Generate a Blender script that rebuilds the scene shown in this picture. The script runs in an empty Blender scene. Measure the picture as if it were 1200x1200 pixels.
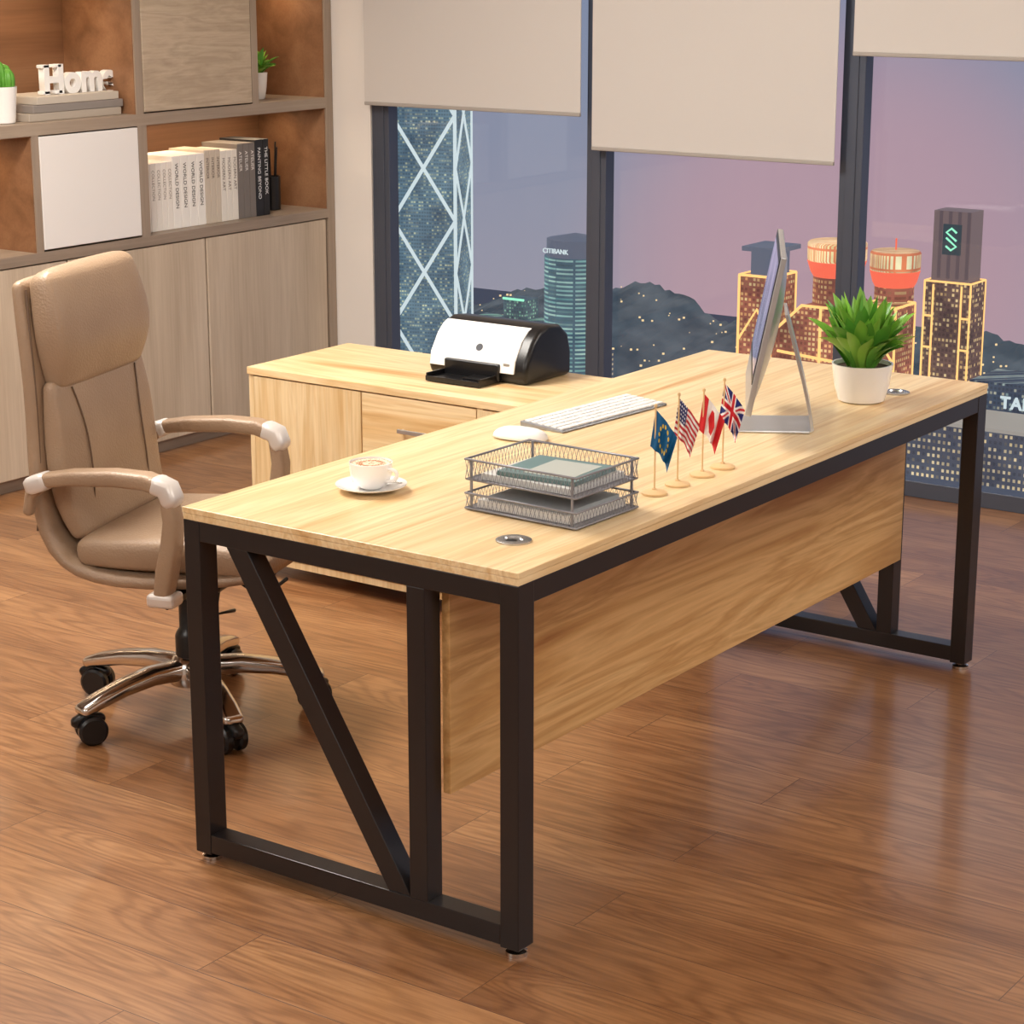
import bpy, bmesh, random
from math import *
from mathutils import Vector, Matrix
random.seed(7)
S=bpy.context.scene
S.view_settings.view_transform='Standard'
S.view_settings.look='None'

# ---------------------------------------------------------------- helpers
def lin(c):
    return tuple(((v/255)/12.92 if v/255<=.04045 else ((v/255+.055)/1.055)**2.4) for v in c)+(1,)
def newmat(name):
    m=bpy.data.materials.new(name);m.use_nodes=True
    return m,m.node_tree.nodes,m.node_tree.links,m.node_tree.nodes['Principled BSDF']
def mat(name,c,rough=.5,metal=0,emit=None,estr=0,spec=None,coat=0,bump=0,bscale=200):
    m,N,L,b=newmat(name)
    b.inputs['Base Color'].default_value=lin(c);b.inputs['Roughness'].default_value=rough;b.inputs['Metallic'].default_value=metal
    if coat:b.inputs['Coat Weight'].default_value=coat;b.inputs['Coat Roughness'].default_value=.1
    if spec is not None:b.inputs['Specular IOR Level'].default_value=spec
    if emit:
        b.inputs['Emission Color'].default_value=lin(emit);b.inputs['Emission Strength'].default_value=estr
    t=N.new('ShaderNodeTexCoord');n=N.new('ShaderNodeTexNoise');n.inputs['Scale'].default_value=bscale
    L.new(t.outputs['Object'],n.inputs['Vector'])
    if bump:
        bp=N.new('ShaderNodeBump');bp.inputs['Strength'].default_value=bump;bp.inputs['Distance'].default_value=.002
        L.new(n.outputs['Fac'],bp.inputs['Height']);L.new(bp.outputs[0],b.inputs['Normal'])
    return m
def ramp(N,stops):
    r=N.new('ShaderNodeValToRGB');e=r.color_ramp.elements
    e[0].position=stops[0][0];e[0].color=lin(stops[0][1])
    e[1].position=stops[-1][0];e[1].color=lin(stops[-1][1])
    for p,c in stops[1:-1]:
        x=e.new(p);x.color=lin(c)
    return r
def wood(name,stops,axis='X',rough=.4,sc=1.0,across=6,along=.45,coat=0,fine=.25):
    m,N,L,b=newmat(name)
    t=N.new('ShaderNodeTexCoord');mp=N.new('ShaderNodeMapping')
    s=[across,across,across];s['XYZ'.index(axis)]=along
    mp.inputs['Scale'].default_value=[v*sc for v in s]
    n=N.new('ShaderNodeTexNoise');n.inputs['Scale'].default_value=1.6;n.inputs['Detail'].default_value=5;n.inputs['Roughness'].default_value=.55;n.inputs['Distortion'].default_value=.5
    L.new(t.outputs['Object'],mp.inputs[0]);L.new(mp.outputs[0],n.inputs['Vector'])
    r=ramp(N,stops);L.new(n.outputs['Fac'],r.inputs[0])
    mp2=N.new('ShaderNodeMapping');s2=[90,90,90];s2['XYZ'.index(axis)]=2.5
    mp2.inputs['Scale'].default_value=s2
    n2=N.new('ShaderNodeTexNoise');n2.inputs['Scale'].default_value=1.5;n2.inputs['Detail'].default_value=3
    L.new(t.outputs['Object'],mp2.inputs[0]);L.new(mp2.outputs[0],n2.inputs['Vector'])
    r2=ramp(N,[(.3,(200,190,178)),(.6,(255,255,255))]);L.new(n2.outputs['Fac'],r2.inputs[0])
    mx=N.new('ShaderNodeMixRGB');mx.blend_type='MULTIPLY';mx.inputs[0].default_value=fine
    L.new(r.outputs[0],mx.inputs[1]);L.new(r2.outputs[0],mx.inputs[2]);L.new(mx.outputs[0],b.inputs['Base Color'])
    b.inputs['Roughness'].default_value=rough
    if coat:b.inputs['Coat Weight'].default_value=coat;b.inputs['Coat Roughness'].default_value=.15
    return m
def group(name,loc=(0,0,0),rz=0):
    e=bpy.data.objects.new(name,None);e.empty_display_size=.1
    e.location=loc;e.rotation_euler=(0,0,rz);bpy.context.collection.objects.link(e);return e
def finish(name,me,m,parent=None,smooth=False,bevel=0,seg=2,sub=0):
    o=bpy.data.objects.new(name,me);bpy.context.collection.objects.link(o)
    if m is not None:
        for x in (m if isinstance(m,(list,tuple)) else [m]): me.materials.append(x)
    if parent:o.parent=parent
    if smooth:
        for p in me.polygons:p.use_smooth=True
    if bevel:
        b=o.modifiers.new('bevel','BEVEL');b.width=bevel;b.segments=seg;b.limit_method='ANGLE';b.angle_limit=radians(40)
    if sub:
        s=o.modifiers.new('sub','SUBSURF');s.levels=sub;s.render_levels=sub
    return o
def mesh(name,V,F,m,parent=None,**k):
    me=bpy.data.meshes.new(name);me.from_pydata([tuple(v) for v in V],[],F);me.update()
    bm=bmesh.new();bm.from_mesh(me);bmesh.ops.recalc_face_normals(bm,faces=bm.faces);bm.to_mesh(me);bm.free()
    return finish(name,me,m,parent,**k)
BF=[(0,1,3,2),(4,6,7,5),(0,4,5,1),(2,3,7,6),(0,2,6,4),(1,5,7,3)]
def boxV(x,y,z): return [(a,b,c) for a in x for b in y for c in z]
def box(name,x,y,z,m,parent=None,bevel=0,xf=None,**k):
    V=[Vector(v) for v in boxV(x,y,z)]
    if xf:V=[xf@v for v in V]
    return mesh(name,V,BF,m,parent,bevel=bevel,**k)
def boxes(name,lst,m,parent=None,bevel=0,xf=None,**k):
    V=[];F=[]
    for b in lst:
        n=len(V);V+=boxV(*b);F+=[tuple(i+n for i in f) for f in BF]
    V=[Vector(v) for v in V]
    if xf:V=[xf@v for v in V]
    return mesh(name,V,F,m,parent,bevel=bevel,**k)
def lathe(name,prof,m,parent=None,loc=(0,0,0),n=40,xf=None,smooth=True,**k):
    V=[];F=[]
    for r,z in prof:
        for i in range(n):
            a=2*pi*i/n;V.append(Vector((r*cos(a),r*sin(a),z)))
    for j in range(len(prof)-1):
        for i in range(n):
            F.append((j*n+i,j*n+(i+1)%n,(j+1)*n+(i+1)%n,(j+1)*n+i))
    if len(prof)>2 and prof[0][0]>1e-6:F.append(tuple(range(n))[::-1])
    if len(prof)==2 and prof[1][0]<1e-6:F=[tuple(range(n))];V=V[:n]
    elif prof[-1][0]>1e-6:F.append(tuple((len(prof)-1)*n+i for i in range(n)))
    if len(prof)==2 and prof[1][0]>1e-6:F.append(tuple(range(n))[::-1])
    if xf:V=[xf@v for v in V]
    V=[v+Vector(loc) for v in V]
    o=mesh(name,V,F,m,parent,smooth=smooth,**k)
    if smooth:
        e=o.modifiers.new('es','EDGE_SPLIT');e.split_angle=radians(38)
    return o
def loft(name,st,m,parent=None,n=28,ex=4.0,x0=0,xf=None,round_ends=True,sub=0,smooth=True):
    pts=[Vector((x0,s[0],s[1])) for s in st]
    out=[]
    for i,s in enumerate(st):
        a=pts[max(i-1,0)];b=pts[min(i+1,len(st)-1)];t=(b-a).normalized()
        out.append((pts[i],t,s[2],s[3]))
    if round_ends:
        p,t,w,h=out[0];pre=[]
        for k in (.0,.35,.75):
            q=sin(acos(1-k)) if k else .15
            pre.append((p-t*h*(1-k),t,w-h*(1-q),h*q))
        p,t,w,h=out[-1];post=[]
        for k in (.75,.35,.0):
            q=sin(acos(1-k)) if k else .15
            post.append((p+t*h*(1-k),t,w-h*(1-q),h*q))
        out=pre+out+post
    V=[];F=[]
    for p,t,w,h in out:
        nn=Vector((0,-t.z,t.y))
        for i in range(n):
            a=2*pi*i/n;c=cos(a);s_=sin(a)
            cx=copysign(abs(c)**(2/ex),c);cy=copysign(abs(s_)**(2/ex),s_)
            V.append(p+Vector((1,0,0))*w*cx+nn*h*cy)
    for j in range(len(out)-1):
        for i in range(n):
            F.append((j*n+i,j*n+(i+1)%n,(j+1)*n+(i+1)%n,(j+1)*n+i))
    F.append(tuple(range(n)));F.append(tuple((len(out)-1)*n+i for i in range(n)))
    if xf:V=[xf@v for v in V]
    return mesh(name,V,F,m,parent,smooth=smooth,sub=sub)
def wires(name,lines,r,m,parent=None,cyclic=False,res=2,smooth=False):
    c=bpy.data.curves.new(name,'CURVE');c.dimensions='3D';c.bevel_depth=r;c.bevel_resolution=res
    for ln in lines:
        if smooth:
            s=c.splines.new('NURBS');s.points.add(len(ln)-1);s.order_u=4;s.use_endpoint_u=True
        else:
            s=c.splines.new('POLY');s.points.add(len(ln)-1)
        for p,q in zip(s.points,ln):p.co=(*q,1)
        s.use_cyclic_u=cyclic
    c.use_fill_caps=True
    c.materials.append(m);o=bpy.data.objects.new(name,c);bpy.context.collection.objects.link(o)
    if parent:o.parent=parent
    return o
def prism(name,prof,lo,hi,m,parent=None,plane='XZ',**k):
    n=len(prof);V=[]
    for c in (lo,hi):
        for a,b in prof:
            V.append((a,c,b) if plane=='XZ' else ((c,a,b) if plane=='YZ' else (a,b,c)))
    F=[tuple(range(n)),tuple(range(2*n-1,n-1,-1))]+[(i,(i+1)%n,n+(i+1)%n,n+i) for i in range(n)]
    return mesh(name,V,F,m,parent,**k)
def text(name,body,size,loc,rot,m,parent=None,ext=.001,off=0,align='CENTER',sp=1.0):
    c=bpy.data.curves.new(name,'FONT');c.body=body;c.size=size;c.extrude=ext;c.offset=off;c.align_x=align;c.space_character=sp
    c.materials.append(m);o=bpy.data.objects.new(name,c);bpy.context.collection.objects.link(o)
    o.location=loc;o.rotation_euler=rot
    if parent:o.parent=parent
    return o
def R(axis,a): return Matrix.Rotation(a,4,axis)
def T(*v): return Matrix.Translation(Vector(v))

# ---------------------------------------------------------------- materials
OAK=[(.28,(200,150,92)),(.38,(230,194,140)),(.47,(242,216,170)),(.53,(228,194,142)),(.60,(244,219,174)),(.68,(220,180,124)),(.78,(198,150,92))]
oakX=wood('oak_x',OAK,'X',rough=.34,coat=.15,across=8,along=.4);oakY=wood('oak_y',OAK,'Y',rough=.35);oakZ=wood('oak_z',[(p,tuple(int(v*.96) for v in c)) for p,c in OAK],'Z',rough=.4)
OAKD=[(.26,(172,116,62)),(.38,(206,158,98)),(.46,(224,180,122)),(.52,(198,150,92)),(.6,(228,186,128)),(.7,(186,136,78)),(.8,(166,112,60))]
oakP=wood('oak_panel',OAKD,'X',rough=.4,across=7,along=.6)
steel=mat('black_steel',(52,48,48),.28,.45)
chrome=mat('chrome',(215,212,208),.15,1)
alu=mat('aluminium',(205,208,212),.3,.85)
alud=mat('aluminium_dark',(160,163,168),.35,.7)
blackp=mat('black_plastic',(18,18,20),.3)
whitep=mat('white_plastic',(244,243,240),.3)
ceramic=mat('white_ceramic',(245,243,240),.15,coat=.5)
leaf=mat('leaf_green',(132,188,70),.4,bump=.2,bscale=60)
leaf2=mat('leaf_green_dark',(92,156,54),.4,bump=.2,bscale=60)

def floor_mat():
    m,N,L,b=newmat('walnut_planks')
    t=N.new('ShaderNodeTexCoord')
    mp=N.new('ShaderNodeMapping');mp.inputs['Rotation'].default_value=(0,0,radians(90))
    L.new(t.outputs['Object'],mp.inputs[0])
    br=N.new('ShaderNodeTexBrick');br.offset=.37;br.offset_frequency=2
    br.inputs['Scale'].default_value=1;br.inputs['Brick Width'].default_value=1.25;br.inputs['Row Height'].default_value=.185
    br.inputs['Mortar Size'].default_value=.0013;br.inputs['Mortar Smooth'].default_value=.3;br.inputs['Bias'].default_value=0
    br.inputs['Color1'].default_value=(0,0,0,1);br.inputs['Color2'].default_value=(1,1,1,1);br.inputs['Mortar'].default_value=(.5,.5,.5,1)
    L.new(mp.outputs[0],br.inputs['Vector'])
    sc=N.new('ShaderNodeVectorMath');sc.operation='SCALE';sc.inputs[3].default_value=7.0
    L.new(br.outputs['Color'],sc.inputs[0])
    ad=N.new('ShaderNodeVectorMath');ad.operation='ADD';L.new(t.outputs['Object'],ad.inputs[0]);L.new(sc.outputs[0],ad.inputs[1])
    m2=N.new('ShaderNodeMapping');m2.inputs['Scale'].default_value=(7,1.0,1);L.new(ad.outputs[0],m2.inputs[0])
    n=N.new('ShaderNodeTexNoise');n.inputs['Scale'].default_value=1.0;n.inputs['Detail'].default_value=1.5;n.inputs['Distortion'].default_value=.3
    L.new(m2.outputs[0],n.inputs['Vector'])
    mu=N.new('ShaderNodeMath');mu.operation='MULTIPLY';mu.inputs[1].default_value=120;L.new(n.outputs['Fac'],mu.inputs[0])
    si=N.new('ShaderNodeMath');si.operation='SINE';L.new(mu.outputs[0],si.inputs[0])
    m3=N.new('ShaderNodeMapping');m3.inputs['Scale'].default_value=(110,7,1);L.new(ad.outputs[0],m3.inputs[0])
    n3=N.new('ShaderNodeTexNoise');n3.inputs['Scale'].default_value=1;n3.inputs['Detail'].default_value=3;L.new(m3.outputs[0],n3.inputs['Vector'])
    r=ramp(N,[(.25,(150,104,66)),(.5,(170,122,80)),(.75,(188,140,94))]);L.new(n.outputs['Fac'],r.inputs[0])
    r1=ramp(N,[(0,(200,188,176)),(.5,(246,243,240)),(1,(255,255,255))]);ma=N.new('ShaderNodeMath');ma.operation='MULTIPLY_ADD';ma.inputs[1].default_value=.5;ma.inputs[2].default_value=.5
    L.new(si.outputs[0],ma.inputs[0]);L.new(ma.outputs[0],r1.inputs[0])
    x1=N.new('ShaderNodeMixRGB');x1.blend_type='MULTIPLY';x1.inputs[0].default_value=.55;L.new(r.outputs[0],x1.inputs[1]);L.new(r1.outputs[0],x1.inputs[2])
    r3=ramp(N,[(.35,(200,190,180)),(.6,(255,255,255))]);L.new(n3.outputs['Fac'],r3.inputs[0])
    x2=N.new('ShaderNodeMixRGB');x2.blend_type='MULTIPLY';x2.inputs[0].default_value=.6;L.new(x1.outputs[0],x2.inputs[1]);L.new(r3.outputs[0],x2.inputs[2])
    rp=ramp(N,[(0,(220,212,206)),(1,(255,255,255))]);L.new(br.outputs['Color'],rp.inputs[0])
    x3=N.new('ShaderNodeMixRGB');x3.blend_type='MULTIPLY';x3.inputs[0].default_value=1;L.new(x2.outputs[0],x3.inputs[1]);L.new(rp.outputs[0],x3.inputs[2])
    x4=N.new('ShaderNodeMixRGB');L.new(br.outputs['Fac'],x4.inputs[0]);L.new(x3.outputs[0],x4.inputs[1]);x4.inputs[2].default_value=lin((98,64,40))
    L.new(x4.outputs[0],b.inputs['Base Color'])
    b.inputs['Roughness'].default_value=.33
    b.inputs['Coat Weight'].default_value=.4;b.inputs['Coat Roughness'].default_value=.14
    bp=N.new('ShaderNodeBump');bp.inputs['Strength'].default_value=.25;bp.inputs['Distance'].default_value=.002;bp.invert=True
    L.new(br.outputs['Fac'],bp.inputs['Height']);L.new(bp.outputs[0],b.inputs['Normal'])
    return m
def leather_mat(name,c1,c2):
    m,N,L,b=newmat(name)
    t=N.new('ShaderNodeTexCoord');v=N.new('ShaderNodeTexVoronoi');v.inputs['Scale'].default_value=190
    L.new(t.outputs['Object'],v.inputs['Vector'])
    n=N.new('ShaderNodeTexNoise');n.inputs['Scale'].default_value=5;L.new(t.outputs['Object'],n.inputs['Vector'])
    r=ramp(N,[(.3,c1),(.7,c2)]);L.new(n.outputs['Fac'],r.inputs[0]);L.new(r.outputs[0],b.inputs['Base Color'])
    bp=N.new('ShaderNodeBump');bp.inputs['Strength'].default_value=.45;bp.inputs['Distance'].default_value=.0015
    L.new(v.outputs['Distance'],bp.inputs['Height']);L.new(bp.outputs[0],b.inputs['Normal'])
    b.inputs['Roughness'].default_value=.42
    return m
leather=leather_mat('taupe_leather',(154,128,104),(168,142,116))
leatherd=leather_mat('taupe_leather_dark',(104,82,64),(118,94,74))

# ---------------------------------------------------------------- room shell
XW=3.6;YS=3.4;YB=3.78
wallm=mat('white_plaster',(236,231,225),.8,bump=.1,bscale=80)
ceilm=mat('ceiling_paint',(240,238,235),.9)
box('floor',(-4.2,3.75),(-3.4,YB+.1),(-.1,0),floor_mat())
box('ceiling',(-4.2,3.75),(-3.4,YB+.1),(2.8,2.9),ceilm)
box('wall_back',(-4.2,3.75),(YB,YB+.1),(0,2.8),wallm)
box('wall_left',(-4.3,-4.2),(-3.4,YB+.1),(0,2.8),wallm)
box('wall_front',(-4.2,3.75),(-3.5,-3.4),(0,2.8),wallm)
boxes('wall_window_side',[((XW,XW+.15),(3.215,YB),(0,2.8)),((XW,XW+.15),(-3.4,3.215),(2.66,2.8))],wallm)
frame=mat('dark_window_frame',(84,90,104),.35,.3)
glass,N,L,b=newmat('window_glass');N.remove(b)
tr=N.new('ShaderNodeBsdfTransparent');gl=N.new('ShaderNodeBsdfGlossy');gl.inputs['Roughness'].default_value=.02
mx=N.new('ShaderNodeMixShader');mx.inputs[0].default_value=.03;L.new(tr.outputs[0],mx.inputs[1]);L.new(gl.outputs[0],mx.inputs[2]);L.new(mx.outputs[0],N['Material Output'].inputs[0])
w=group('window_1',(XW,0,0))
ms=[3.17,2.18,1.17,.16,-.85,-1.86,-2.87]
fr=[((.004,.06),(y-.041,y+.041),(.055,2.6)) for y in ms]+[((0,.08),(-3.4,3.215),(0,.055)),((0,.08),(-3.4,3.215),(2.6,2.66))]
fr+=[((0.0,.0045),(y-.018,y+.018),(.055,2.6)) for y in ms]
boxes('frame',fr,frame,w,bevel=.002)
box('glass',(.05,.056),(-3.4,3.2),(.05,2.62),glass,w)
blindm,N,L,b=newmat('blind_fabric')
b.inputs['Base Color'].default_value=lin((210,205,200));b.inputs['Roughness'].default_value=.9
t=N.new('ShaderNodeTexCoord');n=N.new('ShaderNodeTexNoise');n.inputs['Scale'].default_value=350
L.new(t.outputs['Object'],n.inputs['Vector']);bp=N.new('ShaderNodeBump');bp.inputs['Strength'].default_value=.25;bp.inputs['Distance'].default_value=.001
L.new(n.outputs['Fac'],bp.inputs['Height']);L.new(bp.outputs[0],b.inputs['Normal'])
hem=mat('blind_hem',(170,163,156),.7)
for (y0,y1,z) in [(2.215,3.2,1.215),(1.205,2.165,1.10),(.205,1.15,1.46),(-.8,.15,1.3)]:
    g=group('roller_blind',(XW-.05,(y0+y1)/2,z))
    h=(y1-y0)/2
    box('fabric',(-.0015,.0015),(-h,h),(.012,2.62-z),blindm,g)
    box('bottom_bar',(-.006,.006),(-h,h),(0,.014),hem,g,bevel=.003)
    lathe('roller',[(.022,-h),(.022,h)],whitep,g,loc=(0,0,2.62-z),xf=R('X',pi/2))

# ---------------------------------------------------------------- built-in shelf
SW=[(.3,(140,124,108)),(.5,(158,141,124)),(.7,(170,154,136))]
shx=wood('shelf_frame_x',SW,'X',rough=.5);shz=wood('shelf_frame_z',SW,'Z',rough=.5)
door=wood('shelf_door',[(.3,(186,168,146)),(.5,(200,183,161)),(.7,(210,194,173))],'Z',rough=.5,across=5,along=.5)
doorx=wood('shelf_door_upper',[(.3,(170,151,130)),(.42,(190,172,150)),(.5,(174,156,134)),(.6,(190,173,151)),(.75,(162,144,124))],'X',rough=.5,across=9,along=1.5)
niche=wood('niche_wood',[(.3,(122,86,58)),(.5,(140,100,70)),(.7,(152,112,80))],'X',rough=.55)
g=group('built_in_bookcase',(0,YS,0))
X0=-1.2;X1=3.597
D=.36
hb=[(.77,.805),(1.195,1.235),(1.70,1.74),(2.2,2.24),(2.62,2.66)]
boxes('horizontal_boards',[((X0+.04,3.555),(0,D),z) for z in hb],shx,g)
boxes('upright_boards',[((2.53,2.565),(.001,D),(1.235,1.70)),((2.53,2.575),(.001,D),(.805,1.195)),((2.035,2.065),(.001,D),(.805,1.195)),((3.135,3.17),(.001,D),(1.235,1.7)),((3.555,X1),(0,D),(0,2.66)),((X0,X0+.04),(0,D),(0,2.66)),((1.2,1.235),(.001,D),(.805,1.195)),((1.2,1.235),(.001,D),(1.235,1.7)),((.3,.335),(.001,D),(.805,1.195)),((.3,.335),(.001,D),(1.235,1.7))],shz,g)
box('back_board',(X0+.04,3.555),(D-.012,D-.001),(.05,2.62),niche,g)
li=[]
for xs,z in (((2.575,3.555),(.805,1.195)),((1.235,2.035),(.805,1.195)),((3.17,3.555),(1.235,1.70)),((1.235,2.53),(1.235,1.70))):
    a,b_=xs
    li+=[((a,a+.003),(.006,D-.013),z),((b_-.003,b_),(.006,D-.013),z),((a+.003,b_-.003),(.006,D-.013),(z[1]-.003,z[1]))]
boxes('niche_liners',li,niche,g)
ds=[]
xx=3.55
for i in range(7):
    ds.append(((xx-.686,xx-.004),(.004,.024),(.05,.765)));xx-=.69
boxes('cabinet_doors',ds,door,g,bevel=.003)
box('plinth',(X0+.04,3.555),(.04,.06),(0,.05),shx,g)
box('cabinet_carcass',(X0+.04,X1-.05),(.03,D-.02),(.05,.769),shz,g)
box('white_door',(2.067,2.528),(-.002,.018),(.812,1.19),mat('white_lacquer',(236,233,230),.35),g,bevel=.002)
box('wood_door',(2.568,3.132),(-.001,.02),(1.24,1.695),doorx,g,bevel=.002)

def books(name,loc,specs,k=1.0):
    g=group(name,loc);x=0;i=0
    for (w_,h,d,c,txt,tc) in specs:
        w_*=k
        i+=1
        m=mat('cover_%d'%i,c,.5)
        box('book_%d'%i,(x,x+w_-.0015),(0,d),(0,h),m,g,bevel=.0015)
        if txt:
            text('spine_text_%d'%i,txt,min(.022,w_*.62),(x+w_/2-min(.022,w_*.62)*.33,-.0005,h*.9),(pi/2,pi/2,0),mat('ink',tc,.6),g,ext=.0003,align='LEFT')
        x+=w_
    return g
sp=[]
W_=(238,232,224)
for i in range(6): sp.append((.024,.245,.17,W_,'COLLECTION',(150,140,130)))
for i in range(4): sp.append((.036,.262,.18,(242,238,232),'WORLD DESIGN',(70,65,60)))
for i in range(3): sp.append((.024,.27,.18,(205,192,175),'INTERIOR',(110,100,90)))
for i in range(3): sp.append((.026,.262,.18,(232,226,216),'MODERN ART',(120,110,100)))
for i in range(3): sp.append((.028,.28,.18,(120,112,106),'ATELIER',(230,225,220)))
sp.append((.036,.288,.18,(28,28,32),'PAINTING BEYOND',(235,235,235)))
sp.append((.030,.288,.18,(22,22,24),'THE LITTLE BOOK',(235,235,235)))
books('row_of_books',(2.585,YS+.06,.8055),sp,1.19)
g=group('pencil_cup',(3.41,YS+.16,.8055))
lathe('cup',[(.03,0),(.033,.002),(.034,.13),(.03,.13),(.029,.01),(0,.01)],blackp,g)
wires('pencils',[[(.01*cos(a),.01*sin(a),.02),(.026*cos(a),.026*sin(a),.26+.03*sin(5*a))] for a in (0,1.3,2.4,3.6,4.9)],.003,blackp,g)
g=group('stack_of_books',(2.095,YS+.05,1.2355))
for i,(x,w_,c) in enumerate([(-.02,.47,(176,164,150)),(.0,.46,(140,132,126)),(.02,.42,(196,186,172))]):
    box('book_%d'%(i+1),(x,x+w_-.04),(0,.2),(i*.027,i*.027+.0262),mat('bk%d'%i,c,.6),g,bevel=.002)
g=group('home_letter_sign',(2.20,YS+.12,1.2355+.0815))
text('letters','Home',.135,(0,0,0.002),(pi/2,0,0),whitep,g,ext=.014,off=.005,align='LEFT')
boxes('serifs',[((-.004,.030),(-.014,.014),(.0,.012)),((.052,.086),(-.014,.014),(.0,.012)),((-.004,.030),(-.014,.014),(.088,.099)),((.052,.086),(-.014,.014),(.088,.099))],whitep,g,bevel=.002)
def cactus(name,loc,r,h,pr,ph):
    g=group(name,loc)
    lathe('pot',[(pr*.75,0),(pr*.8,.002),(pr,ph),(pr*.9,ph),(pr*.88,ph-.01),(0,ph-.01)],ceramic,g)
    for k,(dx,dy,rr,hh) in enumerate([(-.4,0,r,h),(.42,.2,r*.85,h*.85),(.1,-.5,r*.75,h*.7)]):
        n=40;V=[];F=[];prof=[(0.6,0),(.95,.2),(1,.5),(.9,.75),(.6,.92),(.05,1)]
        for q,z in prof:
            for i in range(n):
                a=2*pi*i/n;f=1+.14*cos(10*a);V.append((dx*pr+rr*q*f*cos(a),dy*pr+rr*q*f*sin(a),ph-.012+hh*z))
        for j in range(len(prof)-1):
            for i in range(n):F.append((j*n+i,j*n+(i+1)%n,(j+1)*n+(i+1)%n,(j+1)*n+i))
        mesh('stem_%d'%k,V,F,leaf2,g,smooth=True)
cactus('potted_cactus',(2.005,YS+.1,1.2355),.03,.10,.052,.12)
def leafy(name,loc,n,L0,L1,w,potr,poth,seed=1,spread=1.0,pot=True,curl=1.2):
    rnd=random.Random(seed);g=group(name,loc)
    if pot:
        lathe('pot',[(potr*.70,0),(potr*.76,.003),(potr*.9,poth*.45),(potr*.98,poth*.9),(potr,poth),(potr*.93,poth),(potr*.9,poth-.012),(0,poth-.012)],ceramic,g,n=48)
        lathe('soil',[(potr*.9,poth-.010),(0,poth-.008)],mat('soil',(60,42,30),.9),g)
    for grp,mm in ((0,leaf),(1,leaf2)):
        V=[];F=[]
        for k in range(n//2):
            a=rnd.uniform(0,2*pi);el=rnd.uniform(.1,1.0)*spread;Ln=rnd.uniform(L0,L1)*(1-.2*el);ww=w*rnd.uniform(.7,1.15)
            rr=potr*.45*sqrt(rnd.random());base=Vector((rr*cos(a),rr*sin(a),poth-.015))
            hd=Vector((cos(a),sin(a),0));side=Vector((-sin(a),cos(a),0))
            p=base.copy();tilt=el*.45;M=8;tw=rnd.uniform(-.6,.6);b0=len(V)
            for j in range(M+1):
                t=j/M;wd=ww*(sin(pi*min(1,t**1.15*.9+.1))**.9)
                nrm=Vector((0,0,1))*sin(tilt)+hd*-cos(tilt)
                s2=(side*cos(tw)+nrm*sin(tw))
                V+= [p-s2*wd/2+nrm*wd*.15,p-nrm*wd*.06,p+s2*wd/2+nrm*wd*.15]
                tilt+=el*curl/M
                p=p+(Vector((0,0,1))*cos(tilt)+hd*sin(tilt))*Ln/M
                if j<M:
                    i0=b0+3*j;F+=[(i0,i0+1,i0+4,i0+3),(i0+1,i0+2,i0+5,i0+4)]
        mesh('leaves_%d'%grp,V,F,mm,g,smooth=True)
    return g
leafy('small_shelf_plant',(3.335,YS+.16,1.2355),46,.09,.13,.034,.045,.10,seed=5)

# ---------------------------------------------------------------- desk
DL=2.06;DW=.81
g=group('office_desk')
box('desk_top',(0,DL),(0,DW),(.7385,.75),oakX,g,bevel=.0012)
box('desk_top_lower_layer',(.001,DL-.001),(.001,DW-.001),(.725,.738),oakX,g,bevel=.001)
tw=.05;th=.042
beams=[((tw+.001,DL-tw-.001),(.002,th),(.684,.7248)),((tw+.001,DL-tw-.001),(DW-th,DW-.002),(.684,.7248))]
for x0 in (.001,DL-tw-.001):
    xr=(x0,x0+tw);xi=(x0+.001,x0+tw-.001)
    beams+=[(xr,(.001,th),(.018,.7248)),(xr,(DW-th,DW-.001),(.018,.7248)),(xi,(th,DW-th),(.684,.7248)),(xi,(th,DW-th),(.022,.062)),(xi,(.212,.254),(.062,.684))]
boxes('steel_frame',beams,steel,g,bevel=.0015)
for i,x0 in enumerate((.004,DL-tw+.002)):
    prism('diagonal_brace_%d'%(i+1),[(.254,.062),(.308,.062),(.70,.684),(.646,.684)],x0,x0+tw-.006,steel,g,plane='YZ',bevel=.0015)
for i,(x,y) in enumerate([(.026,.022),(.026,DW-.022),(DL-.026,.022),(DL-.026,DW-.022)]):
    lathe('foot_%d'%i,[(.021,0),(.021,.008),(.01,.012),(.01,.02)],chrome,g,loc=(x,y,0),n=24)
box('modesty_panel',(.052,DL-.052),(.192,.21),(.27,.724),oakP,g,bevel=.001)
gm=mat('grommet_metal',(190,190,190),.25,.9)
for i,(x,y) in enumerate([(.17,.13),(1.82,.14)]):
    lathe('grommet_%d'%i,[(.034,.75),(.034,.753),(.03,.7545),(.02,.7545),(.018,.7515),(0,.7515)],gm,g,loc=(x,y,0))
    lathe('grommet_hole_%d'%i,[(.012,.7518),(.012,.7522),(0,.7522)],blackp,g,loc=(x-.008,y,0))

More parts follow.
